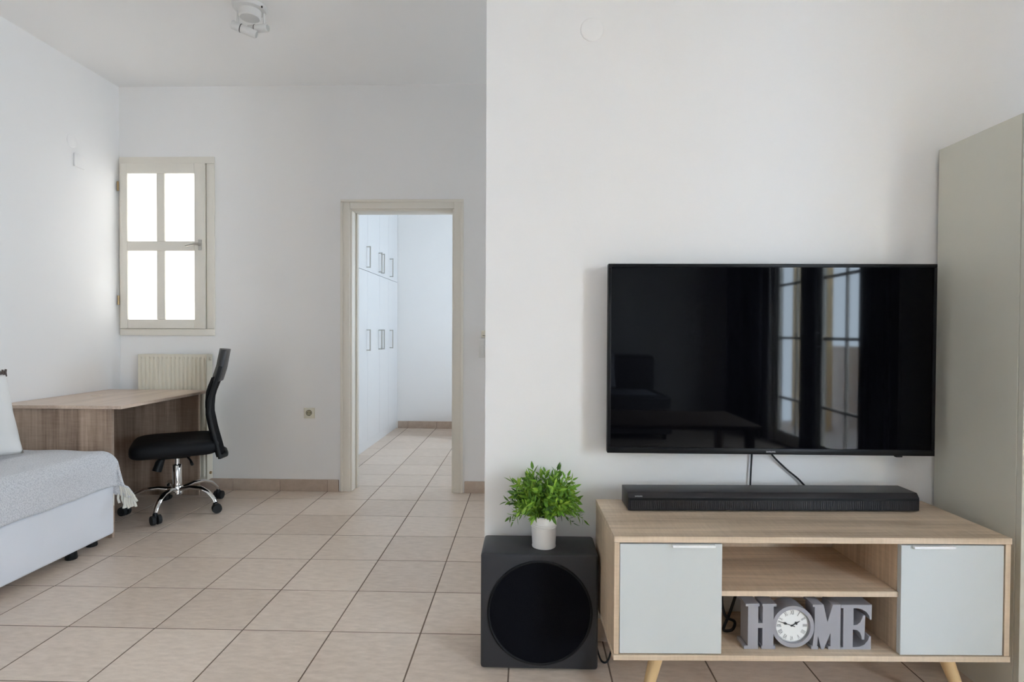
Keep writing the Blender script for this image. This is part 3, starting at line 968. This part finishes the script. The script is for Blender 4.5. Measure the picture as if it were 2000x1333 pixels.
MB().lathe([(0.0, 0.005), (0.010, 0.005), (0.010, 0.012), (0.0, 0.012)], 16, (RX1, (RF + RB) / 2, RZ0 + 0.045), 'x').build('drain_plug', BRASS, rd, smooth=True)
for z in (0.25, 0.80):
    box('wall_hook', RADI, rd, -2.45, -2.41, RB + 0.001, BW - 0.0005, z - 0.02, z + 0.02)

# ------------------------------------------------------------------ desk
DKZ = 0.712
dk = thing('desk', 'greyed oak desk standing in the corner under the window', 'desk', (0, 0, 0))
DY0, DY1 = 2.985, 3.835
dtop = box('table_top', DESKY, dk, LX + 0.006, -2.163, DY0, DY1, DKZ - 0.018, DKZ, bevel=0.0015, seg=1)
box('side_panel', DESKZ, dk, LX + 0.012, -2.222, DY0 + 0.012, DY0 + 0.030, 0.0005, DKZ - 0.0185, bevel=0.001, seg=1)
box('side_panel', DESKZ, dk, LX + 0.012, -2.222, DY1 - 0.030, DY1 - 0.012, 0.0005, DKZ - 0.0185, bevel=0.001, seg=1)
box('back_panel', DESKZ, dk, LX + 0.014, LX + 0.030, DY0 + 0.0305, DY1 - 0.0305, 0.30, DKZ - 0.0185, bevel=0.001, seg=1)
MB().lathe([(0.0, 0.0), (0.030, 0.0), (0.030, 0.002), (0.026, 0.003), (0.0, 0.003)], 28, (-2.66, 3.46, DKZ + 0.0002)).build('cable_grommet', mat('beige_plastic', (0.62, 0.52, 0.42, 1), 0.4), dk, smooth=True)

# ------------------------------------------------------------------ office chair
ch = thing('office_chair', 'black mesh office chair on a chrome five-star base', 'chair', (-2.172, 3.485, 0.0), math.radians(30))
# local frame: the chair faces -x
seat = MB()
NS, NT = 40, 14


def seat_pt(u, v):
    # superellipse plan, pillow section
    a = 2 * PI * u
    ca, sa = math.cos(a), math.sin(a)
    e = 0.30
    x = 0.235 * math.copysign(abs(ca) ** e, ca)
    y = 0.235 * math.copysign(abs(sa) ** e, sa)
    b = PI * (v - 0.5)
    k = math.cos(b) ** 0.24 if abs(v - 0.5) < 0.4999 else 0.0
    z = math.copysign(abs(math.sin(b)) ** 0.65, b)
    zt = 0.408 + z * (0.050 if z > 0 else 0.046)
    droop = -0.003 * max(0, -x / 0.235) ** 3
    return (x * k - 0.005, y * k, zt + droop)


seat.grid(seat_pt, NS, NT)
me = seat.mesh('seat', smooth=True)
bm = bmesh.new(); bm.from_mesh(me)
bmesh.ops.remove_doubles(bm, verts=bm.verts, dist=0.0005)
bmesh.ops.recalc_face_normals(bm, faces=bm.faces)
for f in bm.faces:
    f.smooth = True
bm.to_mesh(me); bm.free()
link('seat', me, SEATF, ch)


def back_x(z):
    # side profile of the backrest
    pts_ = [(0.335, 0.262), (0.40, 0.247), (0.50, 0.222), (0.62, 0.200), (0.72, 0.208), (0.80, 0.238), (0.88, 0.262), (1.01, 0.285)]
    for (z0, x0), (z1, x1) in zip(pts_, pts_[1:]):
        if z <= z1:
            t = (z - z0) / (z1 - z0)
            return x0 + (x1 - x0) * t
    return pts_[-1][1]


def back_sheet(z0, z1, w0, w1, thick, name, m, wrap=0.05, xoff=0.0):
    b = MB()

    def fn(u, v):
        z = z0 + (z1 - z0) * u
        w = w0 + (w1 - w0) * u
        s = (v - 0.5) * 2
        edge = 1 - 0.10 * max(0.0, abs(2 * u - 1) - 0.75) * 4 * 0.4
        return (back_x(z) + xoff - wrap * s * s * 0.8, s * w * edge, z)
    b.grid(fn, 14, 12)
    o = b.build(name, m, ch, smooth=True)
    sm = o.modifiers.new('thickness', 'SOLIDIFY')
    sm.thickness = thick
    sm.offset = 0
    return o


back_sheet(0.345, 0.805, 0.200, 0.190, 0.014, 'back_mesh', MESHF)
back_sheet(0.808, 1.000, 0.186, 0.150, 0.026, 'headrest', HEADF, 0.045, 0.006)
for s in (-1, 1):
    MB().tube([(back_x(z) - 0.040 + 0.012, s * (0.203 - 0.012 * (z - 0.345)), z) for z in (0.338, 0.42, 0.52, 0.62, 0.70, 0.78, 0.84, 0.90)], 0.0115, 10).build('back_upright', BLACKPL, ch, smooth=True)
MB().tube([(back_x(0.345) - 0.028, -0.200, 0.345), (back_x(0.345) + 0.010, -0.1, 0.338), (back_x(0.345) + 0.014, 0.0, 0.335), (back_x(0.345) + 0.010, 0.1, 0.338), (back_x(0.345) - 0.028, 0.200, 0.345)], 0.012, 10).build('lower_back_rail', BLACKPL, ch, smooth=True)
MB().tube([(0.02, 0, 0.350), (0.14, 0, 0.345), (0.20, 0, 0.346), (0.245, 0, 0.352)], [0.018, 0.016, 0.015, 0.013], 10, flat=0.5).build('back_bracket', BLACKPL, ch, smooth=True)
box('mechanism', BLACKPL, ch, -0.085, 0.075, -0.055, 0.055, 0.330, 0.361, bevel=0.008)
MB().tube([(-0.075, -0.03, 0.338), (-0.090, -0.035, 0.310), (-0.105, -0.04, 0.262)], [0.016, 0.024, 0.026], 14).build('tension_knob', BLACKPL, ch, smooth=True)
MB().tube([(0.05, -0.05, 0.345), (0.075, -0.16, 0.335), (0.085, -0.225, 0.322)], [0.006, 0.006, 0.009], 8).build('height_lever', BLACKPL, ch, smooth=True)
MB().lathe([(0.0, 0.250), (0.0135, 0.250), (0.0135, 0.332), (0.0, 0.332)], 20).build('gas_piston', CHROME, ch, smooth=True)
MB().lathe([(0.0, 0.120), (0.026, 0.120), (0.026, 0.282), (0.022, 0.288), (0.0, 0.288)], 24).build('column', CHROME, ch, smooth=True)
MB().lathe([(0.0, 0.098), (0.026, 0.098), (0.036, 0.106), (0.038, 0.140), (0.032, 0.156), (0.0265, 0.158), (0.0, 0.158)], 28).build('hub', CHROME, ch, smooth=True)
angs = [math.radians(a - 30) for a in (-82, -10, 62, 134, 206)]
for a in angs:
    ca, sa = math.cos(a), math.sin(a)
    pth = [(0.030, 0.134), (0.10, 0.150), (0.17, 0.147), (0.225, 0.124), (0.262, 0.086), (0.270, 0.068)]
    MB().tube([(ca * r, sa * r, z) for r, z in pth], [0.021, 0.020, 0.018, 0.016, 0.014, 0.013], 12, flat=0.62).build('base_arm', CHROME, ch, smooth=True)
    cs = MB()
    rot = a + random.uniform(-0.9, 0.9)
    cxx, cyy = ca * 0.270, sa * 0.270
    dx, dy = math.cos(rot), math.sin(rot)
    ox, oy = cxx - dy * 0.0 + dx * 0.008, cyy + dx * 0.0 + dy * 0.008
    ca_ = MB().tube([(cxx, cyy, 0.040), (cxx, cyy, 0.067)], [0.017, 0.011], 12).build('caster', BLACKPL, ch, smooth=True)
    for s in (-1, 1):
        c0 = (ox - dy * s * 0.0065, oy + dx * s * 0.0065, 0.0285)
        c1 = (ox - dy * s * 0.0255, oy + dx * s * 0.0255, 0.0285)
        MB().tube([c0, c1], [0.028, 0.026], 18).build('wheel', RUBBER, ca_, smooth=True)

# ------------------------------------------------------------------ daybed with blanket and pillow
BX0, BX1 = LX + 0.015, -2.178
BYE = 2.955
BYS = 0.85
dbd = thing('daybed', 'pale grey upholstered daybed along the left wall', 'daybed', (0, 0, 0))
MB().box(BX0, BX1, BYS, BYE, 0.042, 0.300).build('base', BEDF, dbd, bevel=0.014, seg=3)
MB().box(BX0 + 0.004, BX1 - 0.004, BYS, BYE - 0.006, 0.302, 0.476).build('mattress', BEDF, dbd, bevel=0.055, seg=5)
for (x, y) in ((BX1 - 0.07, BYE - 0.07), (BX1 - 0.07, BYS + 0.1), (BX0 + 0.1, BYE - 0.07), (BX0 + 0.1, BYS + 0.1), (BX1 - 0.04, BYE - 0.24)):
    MB().lathe([(0.0, 0.0), (0.024, 0.0), (0.026, 0.004), (0.022, 0.0415), (0.0, 0.0415)], 20, (x, y, 0)).build('foot', BLACKPL, dbd, smooth=True)

ZT = 0.484
RR = 0.062


def roll(s, flat):
    """unrolled length s past the start -> (distance outwards, drop)"""
    if s < flat:
        return s, 0.0
    a = (s - flat) / RR
    if a < PI / 2:
        return flat + RR * math.sin(a), RR * (1 - math.cos(a))
    return flat + RR, RR + (s - flat - RR * PI / 2)


XFLAT = (BX1 + 0.010 - RR) - (LX + 0.03)
YFLAT = (BYE + 0.006 - RR) - BYS
LSX = XFLAT + RR * PI / 2 + 0.120
LSY = YFLAT + RR * PI / 2 + 0.185


def sheet(u, v):
    s = LSX * u if u < 0.0 else u * LSX
    t = v * LSY
    ox_, dz1 = roll(s, XFLAT)
    oy_, dz2 = roll(t, YFLAT)
    over = max(0.0, (t - YFLAT - RR) / 0.2)           # 0..1 down the end drop
    edge = max(0.0, (s - XFLAT + 0.16) / (LSX - XFLAT + 0.16))
    x = LX + 0.03 + ox_
    y = BYS + oy_
    z = ZT - max(dz1, dz2) - 0.42 * min(dz1, dz2)
    if over > 0:
        x += 0.085 * min(1.0, over) ** 1.3 * edge ** 1.5 + 0.006 * math.sin(s * 40) * over
        y += 0.004 * math.sin(s * 48 + 1.0) * min(1, over) - 0.010 * edge * over
        z += 0.075 * edge ** 3 * min(1, over)
    z += 0.0022 * math.sin(x * 23 + y * 9) + 0.0018 * math.sin(y * 31 - x * 7)
    return (x, y, z)


bl = MB()
us = [i / 30 * (XFLAT / LSX) for i in range(30)] + [XFLAT / LSX + (1 - XFLAT / LSX) * i / 22 for i in range(23)]
vs2 = [i / 50 * (YFLAT / LSY) for i in range(50)] + [YFLAT / LSY + (1 - YFLAT / LSY) * i / 26 for i in range(27)]
vv = [sheet(u, v) for u in us for v in vs2]
nv = len(vs2)
bl.add(vv, [(i * nv + j, (i + 1) * nv + j, (i + 1) * nv + j + 1, i * nv + j + 1) for i in range(len(us) - 1) for j in range(nv - 1)])
bt = thing('throw_blanket', 'light grey woven throw with cream fringe spread over the daybed', 'blanket', (0, 0, 0))
bo = bl.build('cloth', BLANKET, bt, smooth=True)
sm = bo.modifiers.new('thickness', 'SOLIDIFY'); sm.thickness = 0.005; sm.offset = 1.0
fr = MB()
for k in range(46):
    u = 0.02 + 0.98 * k / 45
    p = Vector(sheet(u, 1.0))
    d = Vector((random.uniform(-0.006, 0.012), random.uniform(-0.006, 0.002), -1))
    L = random.uniform(0.040, 0.055)
    fr.tube([p + Vector((0, -0.003, 0.006)), p + Vector((0, -0.003, -0.008)), p + d * L * 0.5 + Vector((0, -0.003, 0)), p + d * L + Vector((random.uniform(-.006, .012), -0.004, 0))], [0.0035, 0.0062, 0.0055, 0.0062], 6)
# the hem tassels along the corner that turns to the room
for k in range(9):
    v = 1.0 - 0.0085 * k
    p = Vector(sheet(1.0, v))
    L = random.uniform(0.040, 0.055)
    d = Vector((random.uniform(0.15, 0.5), random.uniform(-0.1, 0.1), -1)).normalized()
    fr.tube([p + Vector((-0.002, -0.003, 0.005)), p + d * 0.01, p + d * L * 0.5, p + d * L + Vector((random.uniform(-.004, .008), 0, 0))], [0.0035, 0.0062, 0.0055, 0.0062], 6)
fo = fr.build('fringe', FRINGE, bt, smooth=True)
fo['kind'] = 'stuff'

# pillow leaning on the wall
pw = thing('pillow', 'off-white pillow with dark brown tasselled edge leaning on the daybed', 'pillow', (-2.555, 2.575, 0.489))


def pillow_part(parent):
    b = MB()
    N = 26

    def fn(sgn):
        def g(u, v):
            a, c = 2 * u - 1, 2 * v - 1
            th = 0.072 * (max(0, 1 - a * a) ** 0.5) * (max(0, 1 - c * c) ** 0.5)
            pin = 1 - 0.07 * (1 - abs(a)) * abs(c) ** 2
            pin2 = 1 - 0.07 * (1 - abs(c)) * abs(a) ** 2
            return (sgn * th + 0.006 * math.sin(7 * a + 3 * c) * (1 - abs(a)) * (1 - abs(c)), a * 0.22 * pin2, 0.215 + c * 0.205 * pin)
        return g
    b.grid(fn(1), N, N)
    b.grid(fn(-1), N, N)
    me = b.mesh('cover', smooth=True)
    bm = bmesh.new(); bm.from_mesh(me)
    bmesh.ops.remove_doubles(bm, verts=bm.verts, dist=0.0004)
    bmesh.ops.recalc_face_normals(bm, faces=bm.faces)
    for f in bm.faces:
        f.smooth = True
    bm.to_mesh(me); bm.free()
    return link('cover', me, PILLOWM, parent)


pillow_part(pw)
tb = MB()
for k in range(40):
    y = -0.215 + 0.43 * k / 39
    tb.tube([(0.0, y, 0.405), (random.uniform(-.006, .006), y + random.uniform(-.004, .006), 0.425), (random.uniform(-.01, .01), y + random.uniform(-.004, .010), 0.440)], [0.006, 0.0065, 0.005], 6)
o = tb.build('tassel_trim', BROWNT, pw, smooth=True)
o['kind'] = 'stuff'
pw.rotation_euler = (0, math.radians(-15), math.radians(-10))

# ------------------------------------------------------------------ ceiling spotlight
sl = thing('ceiling_spotlight', 'white ceiling lamp with two swivelling spot heads', 'lamp', (-1.463, 2.985, CH))
MB().lathe([(0.0, -0.062), (0.048, -0.062), (0.054, -0.056), (0.056, -0.024), (0.078, -0.020), (0.086, -0.010), (0.087, -0.0005), (0.0, -0.0005)], 40).build('ceiling_plate', LAMPW, sl, smooth=True)
MB().lathe([(0.0, -0.008), (0.004, -0.008), (0.004, 0.0), (0.0, 0.0)], 10, (0.078, -0.03, -0.016)).build('fixing_screw', DARKHOLE, sl)


def spot(arm_x, arm_y, c, d, L, r):
    c = Vector(c); d = Vector(d).normalized()
    hdp = MB().tube([c - d * L / 2, c - d * (L / 2 - 0.004), c + d * (L * 0.1), c + d * (L / 2 - 0.003), c + d * L / 2], [r * 0.86, r, r, r, r * 0.92], 24).build('spot_head', LAMPW, sl, smooth=True)
    MB().tube([c + d * (L * 0.12), c + d * (L * 0.15)], r + 0.0012, 24).build('ring_joint', DARKHOLE, hdp, smooth=True)
    MB().tube([c - d * (L / 2 + 0.0002), c - d * (L / 2 + 0.0022)], [r * 0.8, r * 0.7], 20).build('bulb_face', mat('lamp_lens', (0.55, 0.55, 0.52, 1), 0.2), hdp)
    MB().tube([(arm_x, arm_y, -0.0215), (arm_x, arm_y, c.z - 0.005)], 0.006, 10).build('swivel_arm', LAMPW, sl, smooth=True)


spot(-0.064, 0.0, (-0.030, 0.0, -0.120), (-1.0, -0.25, 0.36), 0.125, 0.021)
spot(0.062, 0.03, (0.030, 0.03, -0.100), (-1.0, 0.15, 0.02), 0.110, 0.021)

# ------------------------------------------------------------------ outlet, switches, blank covers
so = thing('wall_outlet', 'cream wall outlet low on the wall beside the doorway', 'outlet', (-1.518, BW, 0.545))
box('plate', OUTLET, so, -0.038, 0.038, -0.010, -0.0003, -0.037, 0.037, bevel=0.003)
MB().lathe([(0.0185, -0.0102), (0.0205, -0.0102), (0.0205, -0.0125), (0.0185, -0.0125), (0.0185, -0.0102)], 32, (-0.001, 0, 0.003), 'y', cap=False).build('socket_ring', DARKHOLE, so)
MB().lathe([(0.0, -0.0101), (0.0180, -0.0101), (0.0180, -0.0108), (0.0, -0.0108)], 32, (-0.001, 0, 0.003), 'y').build('socket_well', mat('olive_brown_plastic', (0.40, 0.35, 0.22, 1), 0.5), so)
for x in (-0.0105, 0.0085):
    MB().lathe([(0.0, -0.0109), (0.003, -0.0109), (0.003, -0.0114), (0.0, -0.0114)], 12, (x, 0, 0.003), 'y').build('pin_hole', DARKHOLE, so)
box('screw', DARKHOLE, so, -0.009, 0.007, -0.0128, -0.0102, -0.0175, -0.0145)

sw = thing('light_switch', 'white light switch by the doorway half hidden by the partition', 'switch', (-0.300, BW, 1.005))
box('plate', PLASTIC, sw, -0.041, 0.041, -0.009, -0.0003, -0.066, 0.062, bevel=0.003)
box('rocker', PLASTIC, sw, -0.031, -0.001, -0.0125, -0.0092, -0.053, 0.048, bevel=0.002)
box('rocker', PLASTIC, sw, 0.001, 0.031, -0.0125, -0.0092, -0.053, 0.048, bevel=0.002)
th_ = thing('room_sensor', 'small beige box on the wall just above the light switch', 'sensor', (-0.297, BW, 1.100))
box('body', OUTLET, th_, -0.024, 0.024, -0.014, -0.0003, -0.024, 0.026, bevel=0.003)
box('vent_slot', DARKHOLE, th_, -0.016, 0.016, -0.0146, -0.0142, -0.012, -0.009)


o = MB().lathe([(0.0, -0.0045), (0.036, -0.0045), (0.041, -0.002), (0.042, -0.0003), (0.0, -0.0003)], 40, (0, 0, 0), 'y').build('round_blank_cover', WALL, smooth=True)
o.location = (0.222, TW, 2.193)
tag(o, 'round white blank cover high on the television wall', 'cover')
o = MB().lathe([(0.0, 0.0045), (0.036, 0.0045), (0.041, 0.002), (0.042, 0.0003), (0.0, 0.0003)], 40, (0, 0, 0), 'x').build('round_blank_cover', WALL, smooth=True)
o.location = (LX, 3.530, 2.300)
tag(o, 'round white blank cover on the left wall near the window', 'cover')
o = box('square_blank_cover', WALL, None, 0.0003, 0.010, -0.042, 0.042, -0.042, 0.042, bevel=0.002)
o.location = (LX, 3.582, 2.188)
tag(o, 'square white blank cover on the left wall near the window', 'cover')

# ------------------------------------------------------------------ bedroom: built-in wardrobe and bed end
wr = thing('bedroom_wardrobe', 'white built-in wardrobe with slim bar handles in the bedroom', 'wardrobe', (0, 0, 0))
WXF = -1.508
cuts = [4.49, 4.92, 5.352, 5.783, 6.155, BBY - 0.004]
box('carcass', WARD, wr, BLX + 0.004, WXF - 0.020, cuts[0], BBY - 0.003, 0.086, 2.70)
box('plinth', WARD, wr, BLX + 0.004, WXF - 0.016, cuts[0] + 0.002, BBY - 0.003, 0.0005, 0.0855)
hy = {1: 0.9, 2: 0.9, 3: 0.1, 4: 0.1, 0: 0.1}
for i in range(5):
    a, b_ = cuts[i] + 0.0015, cuts[i + 1] - 0.0015
    yh_ = (b_ - 0.035) if i in (1, 2) else (a + 0.055)
    for (z0, z1, h0, h1) in ((0.088, 1.679, 0.94, 1.13), (1.683, 2.70, 1.715, 1.905)):
        d_ = box('door', WARD, wr, WXF - 0.0195, WXF, a, b_, z0, z1, bevel=0.0012, seg=1)
        b = MB()
        b.tube([(WXF + 0.0003, yh_, h0), (WXF + 0.034, yh_, h0)], 0.005, 8)
        b.tube([(WXF + 0.0003, yh_, h1), (WXF + 0.034, yh_, h1)], 0.005, 8)
        b.tube([(WXF + 0.034, yh_, h0 - 0.006), (WXF + 0.034, yh_, h1 + 0.006)], 0.006, 8)
        b.build('handle', STEEL, d_, smooth=True)
BEDW = wood('honey_wood', (0.52, 0.31, 0.16, 1), (0.36, 0.20, 0.10, 1), 'z')
be = thing('nightstand', 'honey wood nightstand barely peeking past the door jamb in the bedroom', 'nightstand', (-0.778, 5.93, 0.0))
for x in (0.0, 0.41):
    for y in (0.0, 0.36):
        box('leg', BEDW, be, x, x + 0.04, y, y + 0.04, 0.0005, 0.385, bevel=0.003)
box('top_panel', BEDW, be, -0.006, 0.456, -0.006, 0.406, 0.3855, 0.41, bevel=0.003)
dw_ = box('drawer', BEDW, be, 0.0405, 0.4095, 0.006, 0.35, 0.24, 0.38, bevel=0.003)
MB().lathe([(0.0, 0.0055), (0.008, 0.0055), (0.013, -0.012), (0.0, -0.016)], 16, (0.225, 0, 0.31), 'y').build('knob', STEEL, dw_, smooth=True)

# ------------------------------------------------------------------ behind the camera (mirrored in the television)
sf = thing('sofa', 'dark grey sofa mirrored in the television screen', 'sofa', (0.55, -2.62, 0.0))
MB().box(-0.75, 0.95, -0.45, 0.60, 0.06, 0.30).build('base', SOFAF, sf, bevel=0.02)
MB().box(-0.74, 0.94, -0.20, 0.61, 0.302, 0.45).build('seat_cushion', SOFAF, sf, bevel=0.035, seg=3)
MB().box(-0.74, 0.94, -0.44, -0.21, 0.302, 0.85).build('backrest', SOFAF, sf, bevel=0.05, seg=3)
for x in (-0.68, 0.88):
    for y in (-0.38, 0.53):
        MB().lathe([(0.0, 0.0), (0.022, 0.0), (0.026, 0.0595), (0.0, 0.0595)], 16, (x, y, 0)).build('leg', BLACKPL, sf, smooth=True)
thr = MB()
thr.grid(lambda u, v: (-0.70 + 1.50 * u, -0.05 + 0.58 * v, 0.4535 + 0.003 * math.sin(u * 19) + 0.003 * math.sin(v * 9 + u * 7) + 0.004), 24, 14)
to = thr.build('sofa_throw', THROWF, smooth=True)
to.location = (0.55, -2.62, 0.0)
sm = to.modifiers.new('thickness', 'SOLIDIFY'); sm.thickness = 0.006; sm.offset = 1
tag(to, 'pale throw on the sofa mirrored in the television screen', 'blanket')
for (x, ang, lab) in ((0.20, 0.1, 'grey cushion on the sofa mirrored at the left of the screen'), (0.80, -0.1, 'grey cushion on the sofa mirrored nearer the balcony door')):
    c = thing('cushion', lab, 'cushion', (x, -2.67, 0.470), PI / 2 + ang, 'sofa cushions')
    cc = pillow_part(c)
    cc.data.materials.clear(); cc.data.materials.append(THROWF)
    c.rotation_euler = (0, math.radians(-12), PI / 2 + ang)


ct_ = thing('coffee_table', 'dark brown low table mirrored low in the television screen', 'table', (0.95, -0.78, 0.0))
TABW = wood('dark_brown_wood', (0.30, 0.22, 0.17, 1), (0.16, 0.11, 0.08, 1), 'x')
box('table_top', TABW, ct_, -0.80, 0.80, -0.42, 0.42, 0.39, 0.42, bevel=0.003)
for x in (-0.76, 0.70):
    for y in (-0.38, 0.32):
        box('leg', TABW, ct_, x, x + 0.06, y, y + 0.06, 0.0005, 0.3895, bevel=0.003)


def curtain(y0, y1, label):
    b = MB()
    n = 48
    nw = max(2, round((y1 - y0) / 0.07))

    def fn(u, v):
        return (RX - 0.075 + 0.022 * math.sin(2 * PI * nw * u), y0 + (y1 - y0) * u, 0.02 + 2.42 * v)
    b.grid(fn, n, 6)
    o = b.build('curtain', CURTAIN, smooth=True)
    sm = o.modifiers.new('thickness', 'SOLIDIFY'); sm.thickness = 0.004
    return tag(o, label, 'curtain', 'balcony curtains')


curtain(-1.24, -0.95, 'dark curtain gathered between the balcony door leaves, mirrored in the television')
curtain(-0.33, 0.30, 'dark curtain mirrored near the outer edge of the television')
curtain(-3.12, -2.08, 'wide dark curtain added to darken the television reflection left of the balcony door')  # added to deepen the black of the mirrored room
rod = MB().tube([(RX - 0.075, -3.14, 2.45), (RX - 0.075, 0.45, 2.45)], 0.012, 12).build('curtain_rail', STEEL, smooth=True)
tag(rod, 'steel curtain rail over the balcony door', 'curtain rail')
